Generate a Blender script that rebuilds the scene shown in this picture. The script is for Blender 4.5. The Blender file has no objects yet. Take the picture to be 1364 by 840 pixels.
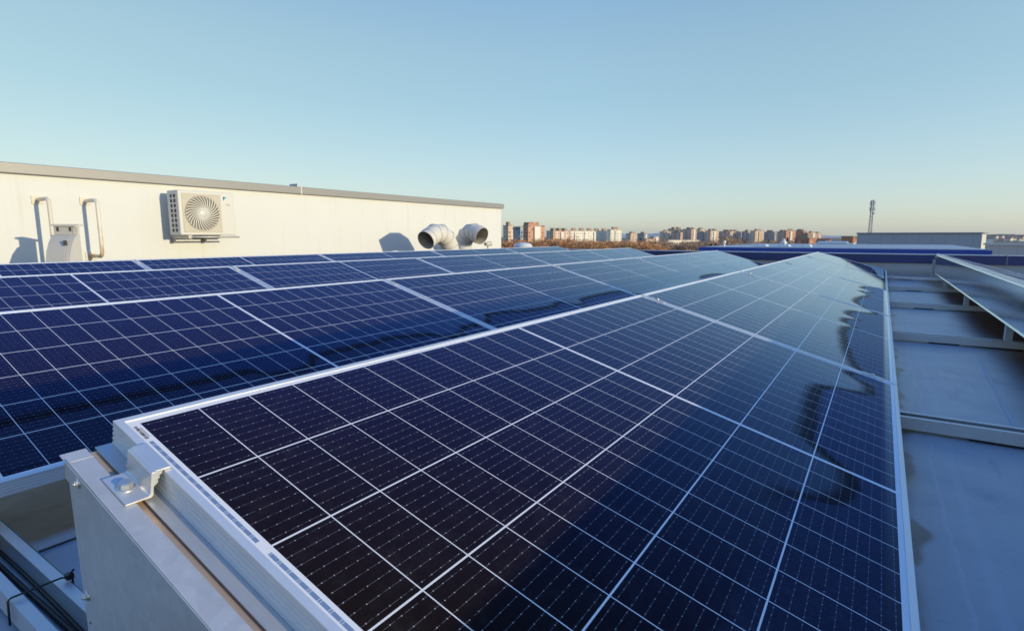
import bpy, bmesh, math, random
from mathutils import Vector, Matrix
R = math.radians
random.seed(7)
scene = bpy.context.scene
COL = scene.collection

# ------------------------------------------------------------------ camera, sky, sun, exposure
FPX = 734.815
YAW, PITCH = R(33.658), R(-8.161)
CAM = Vector((0.91306, -0.33189, 0.26519))
cd = bpy.data.cameras.new('camera'); cam = bpy.data.objects.new('camera', cd); COL.objects.link(cam)
cam.location = CAM
cam.rotation_euler = (math.pi / 2 + PITCH, 0, YAW)
cd.sensor_width = 36.0; cd.lens = 36.0 * FPX / 1364.0
cd.clip_start = 0.02; cd.clip_end = 60000
cd.dof.use_dof = True; cd.dof.focus_distance = 1.1; cd.dof.aperture_fstop = 13
scene.camera = cam

SUN_EL, SUN_AZ = R(8.3), R(3.0)          # azimuth measured from +X (south) towards +Y
SD = Vector((math.cos(SUN_EL) * math.cos(SUN_AZ), math.cos(SUN_EL) * math.sin(SUN_AZ), math.sin(SUN_EL)))
w = bpy.data.worlds.new('World'); scene.world = w; w.use_nodes = True
nt = w.node_tree
sky = nt.nodes.new('ShaderNodeTexSky'); sky.sky_type = 'NISHITA'; sky.sun_disc = False
sky.sun_elevation = SUN_EL; sky.sun_rotation = math.pi / 2 - SUN_AZ
sky.altitude = 600; sky.air_density = 1.0; sky.dust_density = 1.0; sky.ozone_density = 2.0
gm = nt.nodes.new('ShaderNodeGamma'); gm.inputs[1].default_value = 0.50
nt.links.new(sky.outputs[0], gm.inputs[0])
gn_ = nt.nodes.new('ShaderNodeVectorMath'); gn_.operation = 'MULTIPLY'; gn_.inputs[1].default_value = (2.04, 2.29, 2.41)
nt.links.new(gm.outputs[0], gn_.inputs[0]); 
# deeper blue overhead, as a dry winter sky has well above the frame
tc = nt.nodes.new('ShaderNodeTexCoord'); sx = nt.nodes.new('ShaderNodeSeparateXYZ'); nt.links.new(tc.outputs['Generated'], sx.inputs[0])
lr = nt.nodes.new('ShaderNodeMapRange'); lr.inputs[1].default_value = .0; lr.inputs[2].default_value = .22; nt.links.new(sx.outputs[2], lr.inputs[0])
lm_ = nt.nodes.new('ShaderNodeMix'); lm_.data_type = 'RGBA'; nt.links.new(lr.outputs[0], lm_.inputs[0]); lm_.inputs[6].default_value = (1.17, 1.10, 1.10, 1); lm_.inputs[7].default_value = (.955, 1.055, 1.055, 1)
l2 = nt.nodes.new('ShaderNodeVectorMath'); l2.operation = 'MULTIPLY'; nt.links.new(gn_.outputs[0], l2.inputs[0]); nt.links.new(lm_.outputs[2], l2.inputs[1]); gn_ = l2
xr_ = nt.nodes.new('ShaderNodeMapRange'); xr_.inputs[1].default_value = -.45; xr_.inputs[2].default_value = -1.0; nt.links.new(sx.outputs[0], xr_.inputs[0])
xm_ = nt.nodes.new('ShaderNodeMix'); xm_.data_type = 'RGBA'; nt.links.new(xr_.outputs[0], xm_.inputs[0]); xm_.inputs[6].default_value = (1, 1, 1, 1); xm_.inputs[7].default_value = (.94, .88, .80, 1)
l3 = nt.nodes.new('ShaderNodeVectorMath'); l3.operation = 'MULTIPLY'; nt.links.new(gn_.outputs[0], l3.inputs[0]); nt.links.new(xm_.outputs[2], l3.inputs[1]); gn_ = l3
mr = nt.nodes.new('ShaderNodeMapRange'); mr.interpolation_type = 'SMOOTHSTEP'; mr.inputs[1].default_value = .27; mr.inputs[2].default_value = .68
nt.links.new(sx.outputs[2], mr.inputs[0])
zm = nt.nodes.new('ShaderNodeMix'); zm.data_type = 'RGBA'; zm.blend_type = 'MULTIPLY'; zm.inputs[7].default_value = (.34, .64, 1.36, 1)
nt.links.new(mr.outputs[0], zm.inputs[0]); nt.links.new(gn_.outputs[0], zm.inputs[6])
nt.links.new(zm.outputs[2], nt.nodes['Background'].inputs[0])
nt.nodes['Background'].inputs[1].default_value = 0.15
sl = bpy.data.lights.new('sun', 'SUN'); sl.energy = 3.2; sl.angle = R(0.55); sl.color = (1.0, 0.85, 0.54)
so = bpy.data.objects.new('sun', sl); COL.objects.link(so)
so.rotation_euler = SD.to_track_quat('Z', 'Y').to_euler(); so.location = (40, 3, 8)
vs = scene.view_settings
vs.view_transform = 'Standard'; vs.look = 'None'; vs.gamma = 1; vs.use_curve_mapping = False
vs.exposure = 0.2
HAZE = 6e-5

# ------------------------------------------------------------------ photograph rays, to measure real places
FW = Vector((-0.54862, 0.82393, -0.14195)); RT = Vector((0.83236, 0.55424, 0)); UP = Vector((-0.07867, 0.11816, 0.98987))
def ray(x, y): return FW + RT * ((x - 682) / FPX) - UP * ((y - 420) / FPX)
def on(x, y, X=None, Y=None, Z=None, D=None):
    d = ray(x, y)
    if D is not None: return CAM + d * D
    if X is not None: return CAM + d * ((X - CAM.x) / d.x)
    if Y is not None: return CAM + d * ((Y - CAM.y) / d.y)
    return CAM + d * ((Z - CAM.z) / d.z)

# ------------------------------------------------------------------ mesh helpers
class MB:
    def __init__(s): s.v = []; s.f = []; s.smooth = []
    def add(s, vs, fs, smooth=False):
        b = len(s.v); s.v += [tuple(p) for p in vs]
        s.f += [tuple(b + i for i in f) for f in fs]; s.smooth += [smooth] * len(fs)
        return s
    def box(s, a, b, M=None):
        x0, y0, z0 = a; x1, y1, z1 = b
        vs = [Vector(p) for p in ((x0,y0,z0),(x1,y0,z0),(x1,y1,z0),(x0,y1,z0),(x0,y0,z1),(x1,y0,z1),(x1,y1,z1),(x0,y1,z1))]
        if M: vs = [M @ p for p in vs]
        return s.add(vs, [(3,2,1,0),(4,5,6,7),(0,1,5,4),(1,2,6,5),(2,3,7,6),(3,0,4,7)])
    def prism(s, pts, axis, a, b, M=None, smooth=False):
        """outline pts extruded along axis 'x','y' or 'z' from a to b; pts are the two other coordinates in xyz order"""
        def mk(p, h):
            v = {'x': (h, p[0], p[1]), 'y': (p[0], h, p[1]), 'z': (p[0], p[1], h)}[axis]
            v = Vector(v); return M @ v if M else v
        n = len(pts)
        vs = [mk(p, a) for p in pts] + [mk(p, b) for p in pts]
        s.add(vs, [tuple(range(n)), tuple(range(2*n-1, n-1, -1))])
        b0 = len(s.v) - 2*n
        for i in range(n):
            j = (i + 1) % n
            s.f.append((b0+i, b0+n+i, b0+n+j, b0+j)); s.smooth.append(smooth)
        return s
    def tube(s, path, r, seg=12, caps=True, smooth=True):
        path = [Vector(p) for p in path]; n = len(path)
        rs = r if isinstance(r, (list, tuple)) else [r] * n
        rings = []; up = None
        for i, p in enumerate(path):
            t = (path[min(i+1, n-1)] - path[max(i-1, 0)]).normalized()
            if up is None:
                up = Vector((0,0,1)) if abs(t.z) < .9 else Vector((1,0,0))
            a = t.cross(up).normalized(); up = a.cross(t).normalized()
            rings.append([p + (a*math.cos(2*math.pi*k/seg) + up*math.sin(2*math.pi*k/seg))*rs[i] for k in range(seg)])
        vs = [p for g in rings for p in g]
        fs = [(i*seg+k, i*seg+(k+1)%seg, (i+1)*seg+(k+1)%seg, (i+1)*seg+k) for i in range(n-1) for k in range(seg)]
        s.add(vs, fs, smooth)
        if caps:
            b0 = len(s.v) - len(vs)
            s.f.append(tuple(b0+k for k in range(seg-1, -1, -1))); s.smooth.append(False)
            s.f.append(tuple(b0+(n-1)*seg+k for k in range(seg))); s.smooth.append(False)
        return s
    def lathe(s, prof, seg=24, M=None, smooth=True):
        vs = [Vector((r*math.cos(2*math.pi*k/seg), r*math.sin(2*math.pi*k/seg), z)) for r, z in prof for k in range(seg)]
        if M: vs = [M @ p for p in vs]
        n = len(prof)
        return s.add(vs, [(i*seg+k, i*seg+(k+1)%seg, (i+1)*seg+(k+1)%seg, (i+1)*seg+k) for i in range(n-1) for k in range(seg)], smooth)
    def build(s, name, mat, parent=None, bevel=0, loc=None):
        me = bpy.data.meshes.new(name); me.from_pydata(s.v, [], s.f); me.update()
        bm = bmesh.new(); bm.from_mesh(me); bmesh.ops.recalc_face_normals(bm, faces=bm.faces); bm.to_mesh(me); bm.free()
        for p, sm in zip(me.polygons, s.smooth): p.use_smooth = sm
        o = bpy.data.objects.new(name, me); COL.objects.link(o)
        if mat: me.materials.append(mat)
        if parent: o.parent = parent
        if loc: o.location = loc
        if bevel:
            m = o.modifiers.new('bevel', 'BEVEL'); m.width = bevel; m.segments = 2; m.limit_method = 'ANGLE'; m.angle_limit = R(40)
        return o
def tag(o, label, cat, group=None, kind=None):
    if label: o['label'] = label
    if cat: o['category'] = cat
    if group: o['group'] = group
    if kind: o['kind'] = kind
    return o
def empty(name, loc=(0,0,0), rot=(0,0,0), label=None, cat=None, group=None):
    o = bpy.data.objects.new(name, None); COL.objects.link(o); o.location = loc; o.rotation_euler = rot
    o.empty_display_size = .1
    return tag(o, label, cat, group)
KIDS = {}
def kids(o): return [c for c in COL.objects if c.parent == o]
def copy_tree(o, parent=None):
    c = o.copy(); COL.objects.link(c); c.parent = parent
    for ch in kids(o): copy_tree(ch, c)
    return c

# ------------------------------------------------------------------ node helpers
class N:
    """a material with small maths-expression helpers"""
    def __init__(s, name):
        s.m = bpy.data.materials.new(name); s.m.use_nodes = True; s.t = s.m.node_tree
        s.b = s.t.nodes['Principled BSDF']
    def n(s, t, **k):
        o = s.t.nodes.new(t)
        for a, v in k.items(): setattr(o, a, v)
        return o
    def put(s, sock, v):
        if isinstance(v, bpy.types.NodeSocket): s.t.links.new(v, sock)
        else:
            if hasattr(sock.default_value, '__len__') and not hasattr(v, '__len__'): v = (v, v, v)
            if hasattr(sock.default_value, '__len__') and len(sock.default_value) == 4 and len(v) == 3: v = (*v, 1)
            sock.default_value = v
    def M(s, op, a, b=0.0, c=0.0, clamp=False):
        o = s.n('ShaderNodeMath', operation=op, use_clamp=clamp)
        s.put(o.inputs[0], a); s.put(o.inputs[1], b); s.put(o.inputs[2], c); return o.outputs[0]
    def step(s, x, lo, hi):            # smooth 0..1 ramp
        o = s.n('ShaderNodeMapRange', interpolation_type='SMOOTHSTEP', clamp=True)
        s.put(o.inputs[0], x); s.put(o.inputs[1], lo); s.put(o.inputs[2], hi); o.inputs[3].default_value = 0; o.inputs[4].default_value = 1
        return o.outputs[0]
    def mix(s, f, a, b):
        o = s.n('ShaderNodeMix', data_type='RGBA'); s.put(o.inputs[0], f); s.put(o.inputs[6], a); s.put(o.inputs[7], b); return o.outputs[2]
    def mixf(s, f, a, b):
        o = s.n('ShaderNodeMix', data_type='FLOAT'); s.put(o.inputs[0], f); s.put(o.inputs[2], a); s.put(o.inputs[3], b); return o.outputs[0]
    def co(s, which='Object'): return s.n('ShaderNodeTexCoord').outputs[which]
    def pos(s): return s.n('ShaderNodeNewGeometry').outputs['Position']
    def xyz(s, v):
        o = s.n('ShaderNodeSeparateXYZ'); s.put(o.inputs[0], v); return o.outputs
    def vec(s, x, y, z):
        o = s.n('ShaderNodeCombineXYZ')
        for i, v in enumerate((x, y, z)): s.put(o.inputs[i], v)
        return o.outputs[0]
    def noise(s, v, scale, detail=4, rough=.55, dist=0):
        o = s.n('ShaderNodeTexNoise'); s.put(o.inputs['Vector'], v)
        o.inputs['Scale'].default_value = scale; o.inputs['Detail'].default_value = detail
        o.inputs['Roughness'].default_value = rough; o.inputs['Distortion'].default_value = dist
        return o.outputs['Fac']
    def scale(s, v, k):
        o = s.n('ShaderNodeMapping'); s.put(o.inputs[0], v); o.inputs[3].default_value = k; return o.outputs[0]
    def bump(s, h, strength=.2, dist=.01):
        o = s.n('ShaderNodeBump'); s.put(o.inputs['Height'], h); o.inputs['Strength'].default_value = strength
        o.inputs['Distance'].default_value = dist; s.t.links.new(o.outputs[0], s.b.inputs['Normal'])
    def set(s, **k):
        names = dict(base='Base Color', metal='Metallic', rough='Roughness', spec='Specular IOR Level', ior='IOR',
                     trans='Transmission Weight', alpha='Alpha', coat='Coat Weight', coatr='Coat Roughness')
        for a, v in k.items(): s.put(s.b.inputs[names[a]], v)
        return s
def rnd(m): return m.n('ShaderNodeObjectInfo').outputs['Random']
def simple(name, col, rough=.6, metal=0, var=.12, scale=8, bump=0, spec=.5):
    m = N(name); f = m.noise(m.pos(), scale, 5)
    m.set(base=m.mix(f, tuple(c*(1-var) for c in col), tuple(min(1, c*(1+var)) for c in col)), metal=metal, spec=spec,
          rough=m.mixf(f, max(.02, rough-.08), min(1, rough+.08)))
    if bump: m.bump(m.noise(m.pos(), scale*6, 4), bump, .003)
    return m.m

# ------------------------------------------------------------------ module measures
TILT = R(15.563); CT, ST = math.cos(TILT), math.sin(TILT)
PITCHY = 2.1223; ML = 2.1133; MW = 1.038; FH = 0.040
U0, PU, CG = 0.0256, 0.08555, 0.0101
W0, PW = 0.0208, 0.16619
ROOF = -0.437

# solar laminate: cells, ribbons, dew
def mat_laminate(curve=None):
    m = N('solar_cells_under_glass')
    x, y, z = m.xyz(m.co('Object'))
    r = rnd(m)
    # length-wise
    u = m.M('SUBTRACT', y, U0)
    mid = 12*PU + CG/2
    late = m.M('GREATER_THAN', u, mid)
    uu = m.M('SUBTRACT', u, m.M('MULTIPLY', late, CG))
    fu = m.M('FRACT', m.M('DIVIDE', uu, PU))
    du = m.M('MULTIPLY', m.M('MINIMUM', fu, m.M('SUBTRACT', 1, fu)), PU)
    cdist = m.M('ABSOLUTE', m.M('SUBTRACT', u, mid))
    in_u = m.M('MULTIPLY', m.M('GREATER_THAN', u, 0.0), m.M('LESS_THAN', u, 24*PU+CG))
    cu = m.M('MULTIPLY', m.M('GREATER_THAN', du, 0.00085), m.M('GREATER_THAN', cdist, CG/2+.0012))
    ww = m.M('SUBTRACT', x, W0)
    fw = m.M('FRACT', m.M('DIVIDE', ww, PW))
    dw = m.M('MULTIPLY', m.M('MINIMUM', fw, m.M('SUBTRACT', 1, fw)), PW)
    in_w = m.M('MULTIPLY', m.M('GREATER_THAN', ww, 0.0012), m.M('LESS_THAN', ww, 6*PW-.0012))
    cw = m.M('GREATER_THAN', dw, 0.0014)
    cell = m.M('MULTIPLY', m.M('MULTIPLY', in_u, cu), m.M('MULTIPLY', in_w, cw))
    # nine thin busbars per cell with solder dots
    fb = m.M('FRACT', m.M('ADD', m.M('MULTIPLY', fw, 9), 0.0))
    db = m.M('MULTIPLY', m.M('ABSOLUTE', m.M('SUBTRACT', fb, .5)), PW/9)
    fd = m.M('FRACT', m.M('DIVIDE', uu, PU/5))
    dd = m.M('MULTIPLY', m.M('ABSOLUTE', m.M('SUBTRACT', fd, .5)), PU/5)
    bus = m.M('MULTIPLY', m.M('LESS_THAN', db, .00034), m.M('GREATER_THAN', m.noise(m.vec(m.M('MULTIPLY', x, 900), m.M('MULTIPLY', y, 160), r), 1, 1), .42))
    dot = m.M('LESS_THAN', m.M('SQRT', m.M('ADD', m.M('POWER', db, 2), m.M('POWER', dd, 2))), .0009)
    # collecting ribbons in the end margins, blue sky reflection put into their colour
    e = m.M('MINIMUM', y, m.M('SUBTRACT', ML, y))
    def band(v, a, b): return m.M('MULTIPLY', m.M('GREATER_THAN', v, a), m.M('LESS_THAN', v, b))
    seg = m.M('ADD', m.M('ADD', band(x, .075, .338), band(x, .362, .668)), band(x, .692, .97))
    rib = m.M('MULTIPLY', band(e, .0150, .0205), seg)
    tick = m.M('LESS_THAN', m.M('MULTIPLY', m.M('ABSOLUTE', m.M('SUBTRACT', m.M('ABSOLUTE', m.M('SUBTRACT', fb, .5)), .10)), PW/9), .0007)
    # colours
    gn = m.noise(m.vec(m.M('MULTIPLY', x, 6), m.M('MULTIPLY', y, 6), m.M('MULTIPLY', r, 40)), 1, 3)
    cellid = m.n('ShaderNodeTexWhiteNoise'); cellid.noise_dimensions = '3D'
    m.put(cellid.inputs[0], m.vec(m.M('FLOOR', m.M('DIVIDE', uu, PU)), m.M('FLOOR', m.M('DIVIDE', ww, PW)), m.M('MULTIPLY', r, 91)))
    cc = m.mix(cellid.outputs[0], (.0150, .0092, .0060), (.0190, .0118, .0095))
    cc = m.mix(m.M('MULTIPLY', r, .35), cc, (.0085, .0075, .013))
    c = m.mix(bus, cc, (.125, .12, .125))
    c = m.mix(dot, c, (.38, .37, .365))
    c = m.mix(cell, (.86, .83, .79), c)
    c = m.mix(rib, c, m.mix(tick, (.20, .28, .42), (.5, .55, .6)))
    # fine dust
    dust = m.M('MULTIPLY', m.step(m.noise(m.vec(m.M('MULTIPLY', x, 30), m.M('MULTIPLY', y, 30), r), 1, 6, .7), .45, .9), .05)
    c = m.mix(dust, c, (.35, .33, .30))
    # dew film left on the lower edge, with a ragged upper rim
    n1 = m.noise(m.vec(m.M('MULTIPLY', y, 1.15), m.M('MULTIPLY', r, 60), 1.5), 1, 2, .5)
    n2 = m.noise(m.vec(m.M('MULTIPLY', y, 9), m.M('MULTIPLY', x, 1.6), m.M('MULTIPLY', r, 33)), 1, 2, .5)
    amp2 = m.M('MULTIPLY', m.step(m.noise(m.vec(m.M('MULTIPLY', y, .7), m.M('MULTIPLY', r, 17), 7.7), 1, 1), .40, .60), .24)
    wb = m.M('ADD', m.M('ADD', .865, m.M('MULTIPLY', m.M('SUBTRACT', n1, .5), .62)), m.M('MULTIPLY', m.M('SUBTRACT', n2, .5), amp2))
    if curve:
        fc = m.n('ShaderNodeFloatCurve'); yw = m.M('SUBTRACT', m.xyz(m.pos())[1], YS)
        m.put(fc.inputs['Value'], m.M('DIVIDE', yw, 10.95)); cv = fc.mapping.curves[0]
        cv.points[0].location = (0, curve[0][1]*.9); cv.points[1].location = (1, curve[-1][1]*.9)
        for u_, w_ in curve[1:-1]: cv.points.new(u_/10.95, w_*.9)
        for q_ in cv.points: q_.handle_type = 'AUTO_CLAMPED'
        fc.mapping.update()
        jit = m.M('MULTIPLY', m.M('SUBTRACT', m.noise(m.vec(m.M('MULTIPLY', y, 22), m.M('MULTIPLY', x, 9), r), 1, 3, .6), .5), .030)
        wb = m.M('ADD', m.M('DIVIDE', fc.outputs[0], .9), jit)
    d = m.M('SUBTRACT', x, wb)
    frost = m.M('MULTIPLY', m.step(d, -.004, .022), m.M('SUBTRACT', 1, m.step(x, .99, 1.005)))
    rim = m.M('MULTIPLY', m.step(d, -.052, -.008), m.M('SUBTRACT', 1, m.step(d, .004, .024)))
    if curve is not None and curve is DEW_FRONT:          # the old water line dries out towards the near end
        rim = m.M('MULTIPLY', rim, m.step(yw, .66, .90))
    speck = m.step(m.noise(m.vec(m.M('MULTIPLY', x, 120), m.M('MULTIPLY', y, 120), r), 1, 3, .7), .5, .75)
    c = m.mix(m.M('MULTIPLY', frost, m.mixf(speck, .05, .12)), c, (.16, .26, .60))
    m.set(base=c, rough=.6, spec=0.0)
    wave = m.noise(m.vec(m.M('MULTIPLY', x, 5), m.M('MULTIPLY', y, 5), r), 1, 1)
    m.bump(m.M('ADD', m.M('MULTIPLY', wave, .35), m.M('MULTIPLY', m.M('MULTIPLY', speck, frost), .03)), .25, .002)
    nrm_ = m.b.inputs['Normal'].links[0].from_socket
    # anti-reflection glass: a bluish mirror that follows the Fresnel law
    gl = m.n('ShaderNodeBsdfGlossy'); m.put(gl.inputs['Roughness'], m.mixf(frost, m.mixf(gn, .035, .085), .40)); pass
    m.t.links.new(nrm_, gl.inputs['Normal'])
    fr = m.n('ShaderNodeFresnel'); fr.inputs['IOR'].default_value = 1.52; m.t.links.new(nrm_, fr.inputs['Normal'])
    m.put(gl.inputs['Color'], m.mix(m.step(fr.outputs[0], .10, .52), (.28, .51, 1.22), (.86, .985, 1.18)))
    k = m.M('MULTIPLY', m.M('MAXIMUM', m.M('SUBTRACT', fr.outputs[0], .050), 0.0), m.M('MULTIPLY', m.mixf(frost, 1.0, .50), m.mixf(rim, 1.0, .22)))
    mx = m.n('ShaderNodeMixShader'); m.put(mx.inputs[0], k)
    m.t.links.new(m.b.outputs[0], mx.inputs[1]); m.t.links.new(gl.outputs[0], mx.inputs[2])
    out = [q for q in m.t.nodes if q.type == 'OUTPUT_MATERIAL'][0]; m.t.links.new(mx.outputs[0], out.inputs[0])
    return m.m
def mat_alu(name, col=(.76, .75, .73), rough=.40, metal=.40, brush=(3, 3, 3), var=.10):
    m = N(name); p = m.co('Object'); f = m.noise(m.scale(p, brush), 6, 6, .6); g = m.noise(p, 40, 3)
    k = m.M('ADD', m.M('MULTIPLY', f, .7), m.M('MULTIPLY', g, .3))
    m.set(base=m.mix(k, tuple(c*(1-var) for c in col), tuple(min(1, c*(1+var)) for c in col)), metal=metal, rough=m.mixf(f, rough-.1, rough+.1))
    m.bump(m.noise(m.scale(p, brush), 25, 4), .06, .002)
    return m.m
def mat_galv():
    m = N('galvanised_sheet'); p = m.co('Object')
    v = m.n('ShaderNodeTexVoronoi'); m.put(v.inputs['Vector'], p); v.inputs['Scale'].default_value = 70
    sp = m.xyz(v.outputs['Color'])[0]
    big = m.noise(p, 9, 6, .65)
    scuff = m.step(m.noise(m.scale(p, (60, 60, 14)), 1, 5, .7), .62, .78)
    spot = m.M('MULTIPLY', scuff, m.step(m.noise(p, 5, 3), .48, .68))
    k = m.M('ADD', m.M('MULTIPLY', sp, .25), m.M('MULTIPLY', big, .75))
    c = m.mix(k, (.46, .46, .46), (.68, .68, .67)); c = m.mix(m.M('MULTIPLY', spot, .6), c, (.18, .19, .22))
    scr = m.step(m.noise(m.scale(p, (3, 40, 170)), 1, 4, .7, .4), .62, .70)
    c = m.mix(m.M('MULTIPLY', scr, .28), c, (.82, .82, .82))
    gr = m.step(m.noise(m.scale(p, (14, 14, 4)), 1, 5, .65), .52, .75)
    c = m.mix(m.M('MULTIPLY', gr, .22), c, (.26, .25, .24))
    m.set(base=c, metal=.28, rough=m.mixf(big, .36, .56)); m.bump(m.noise(p, 260, 3), .05, .001)
    return m.m
def mat_roof():
    m = N('roof_membrane'); p = m.pos(); x, y, z = m.xyz(p)
    a = m.noise(p, .9, 6, .6); b = m.noise(p, 7, 6, .65); g = m.noise(p, 160, 3, .6)
    c = m.mix(a, (.32, .335, .37), (.425, .44, .475))
    c = m.mix(m.M('MULTIPLY', m.step(b, .5, .75), .30), c, (.24, .27, .32))
    c = m.mix(m.M('MULTIPLY', m.step(m.noise(p, 2.6, 4, .5, 1.5), .60, .70), .25), c, (.37, .40, .46))
    mk = m.M('MULTIPLY', m.step(m.noise(m.scale(p, (9, 2.2, 1)), 1, 5, .6, .6), .58, .72), .38)
    c = m.mix(mk, c, (.13, .15, .20))
    c = m.mix(m.M('MULTIPLY', m.step(m.noise(p, 1.7, 3, .5, .8), .48, .66), .30), c, (.19, .23, .31))
    # dried puddle lines: thin pale contours parallel to the panel edge
    wob = m.M('MULTIPLY', m.M('SUBTRACT', m.noise(m.scale(p, (.5, 1.3, 1)), 1.4, 3), .5), .09)
    for off, wd, st in ((1.10, .007, .12), (1.15, .016, .08)):
        d = m.M('ABSOLUTE', m.M('SUBTRACT', m.M('ADD', x, wob), off))
        c = m.mix(m.M('MULTIPLY', m.M('SUBTRACT', 1, m.step(d, wd*.4, wd)), st), c, (.62, .69, .80))
    # deep brown shade under the panels and raised edges, painted into the colour
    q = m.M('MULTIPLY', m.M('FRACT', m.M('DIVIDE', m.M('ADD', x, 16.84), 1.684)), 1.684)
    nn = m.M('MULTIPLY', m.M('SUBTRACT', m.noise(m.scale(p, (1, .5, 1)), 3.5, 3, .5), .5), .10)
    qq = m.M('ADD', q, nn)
    brown_shade = m.M('SUBTRACT', 1, m.M('MULTIPLY', m.step(qq, .99, 1.05), m.M('SUBTRACT', 1, m.step(qq, 1.40, 1.66))))
    c = m.mix(m.M('MULTIPLY', brown_shade, .94), c, m.mix(b, (.10, .033, .008), (.17, .060, .015)))
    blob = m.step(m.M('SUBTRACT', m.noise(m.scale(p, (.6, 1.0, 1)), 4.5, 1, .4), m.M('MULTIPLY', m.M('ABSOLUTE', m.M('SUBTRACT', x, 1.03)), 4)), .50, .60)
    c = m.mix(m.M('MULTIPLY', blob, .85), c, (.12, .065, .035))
    m.set(base=c, rough=m.mixf(b, .27, .50), spec=.85)
    m.bump(m.M('ADD', m.M('MULTIPLY', g, .3), m.M('MULTIPLY', m.noise(p, 25, 4), .7)), .25, .006)
    return m.m
def mat_wall():
    m = N('white_render'); p = m.pos(); x, y, z = m.xyz(p)
    f = m.noise(p, 1.5, 5); s = m.noise(m.scale(p, (1, 5, .35)), 2.2, 5, .6)
    c = m.mix(f, (.63, .64, .63), (.665, .675, .665)); c = m.mix(m.M('MULTIPLY', m.step(s, .54, .78), .34), c, (.50, .48, .43))
    j = m.M('MULTIPLY', m.M('ABSOLUTE', m.M('SUBTRACT', m.M('FRACT', m.M('DIVIDE', y, 1.1)), .5)), 1.1)
    c = m.mix(m.M('MULTIPLY', m.M('LESS_THAN', j, .004), .08), c, (.5, .5, .48))
    m.set(base=c, rough=.75); m.bump(m.noise(p, 60, 4), .1, .003); return m.m

ALU = mat_alu('anodised_aluminium')
ALU_DULL = mat_alu('mill_aluminium', (.60, .60, .60), .42, .55, (2, 14, 2), .15)
BRIGHT = mat_alu('bright_aluminium', (.74, .73, .71), .40, .60)
STEEL = mat_alu('stainless_steel', (.66, .64, .60), .30, .80)
GALV = mat_galv()
GROOVE_REFL = mat_alu('brown_reflection_channel', (.70, .50, .34), .36, .45, (2, 14, 2), .15)  # brown reflection in the rail groove, put into the metal colour
SHEET = mat_alu('deflector_sheet', (.80, .82, .84), .13, .95, (1, 1, 8), .05)
YS = -0.010
LAM = mat_laminate()
DEW_FRONT = [(0,.80),(.78,.82),(.84,.89),(.94,.934),(1.007,.94),(1.06,.921),(1.10,.88),(1.14,.85),(1.168,.832),(1.294,.826),(1.462,.816),(1.611,.809),(1.68,.815),(1.72,.84),(1.76,.874),(1.80,.931),(1.87,.96),(1.93,.96),(1.99,.90),(2.05,.88),(2.12,.93),(2.2,.90),(2.45,.86),(2.728,.834),(3.05,.815),(3.15,.83),(3.25,.862),(3.30,.80),(3.45,.80),(3.58,.873),(3.66,.80),(3.85,.81),(4.05,.915),(4.2,.95),(4.25,.93),(4.37,.861),(4.55,.815),(4.75,.82),(5.1,.86),(5.35,.885),(5.5,.82),(5.75,.916),(5.83,.82),(6.1,.84),(6.28,.90),(6.37,.97),(6.5,1.02),(8.0,1.02),(8.3,.94),(9.0,.9),(10.07,.82),(10.4,.7),(10.95,.61)]
DEW_SECOND = [(0,.79),(.3,.785),(.6,.79),(.72,.788),(.787,.80),(.817,.854),(.95,.86),(1.0,.80),(1.095,.774),(1.346,.774),(1.448,.758),(1.60,.785),(1.70,.80),(1.747,.867),(1.85,.87),(1.949,.807),(2.2,.80),(2.25,.73),(2.337,.722),(2.644,.771),(2.929,.784),(3.12,.75),(3.2,.80),(3.26,.846),(3.33,.85),(3.4,.775),(3.763,.759),(4.199,.774),(4.30,.874),(4.6,.95),(5.5,1.0),(6.0,.98),(6.741,.823),(7.2,.84),(7.522,.90),(7.8,1.02),(10.95,1.02)]
LAM_FRONT, LAM_SECOND = mat_laminate(DEW_FRONT), mat_laminate(DEW_SECOND)
BACK = simple('white_backsheet', (.70, .70, .70), .5)
BLACK = simple('black_plastic', (.012, .012, .013), .45)
INK = simple('printed_ink', (.10, .09, .09), .6)
WALLM = mat_wall()
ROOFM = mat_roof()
FLASH = mat_alu('grey_flashing', (.29, .285, .28), .5, .15)
OFFW = simple('cream_paint', (.58, .56, .52), .45, 0, .06, 3)
GREY_DARK = simple('dark_recess', (.05, .05, .055), .7)

# ------------------------------------------------------------------ the setting
def mat_ground():
    m = N('city_ground'); p = m.pos()
    a = m.noise(p, .006, 6, .6); b = m.noise(p, .05, 5, .6)
    c = m.mix(a, (.16, .11, .06), (.10, .10, .05)); c = m.mix(m.step(b, .5, .7), c, (.22, .17, .11))
    m.set(base=c, rough=.95); return m.m
GZ = -13.0
tag(MB().add([(-6900,-390,GZ),(3400,-390,GZ),(3400,6900,GZ),(-6900,6900,GZ)], [(0,1,2,3)]).build('ground', mat_ground()), 'brown winter land stretching away to the horizon below the roof', 'ground', kind='structure')
PY = 11.55                                 # near face of the parapet
tag(MB().box((-14.5, -9, GZ+.02), (16, PY+.35, ROOF)).build('roof', ROOFM), 'grey membrane flat roof carrying the solar panels', 'roof', kind='structure')

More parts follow.
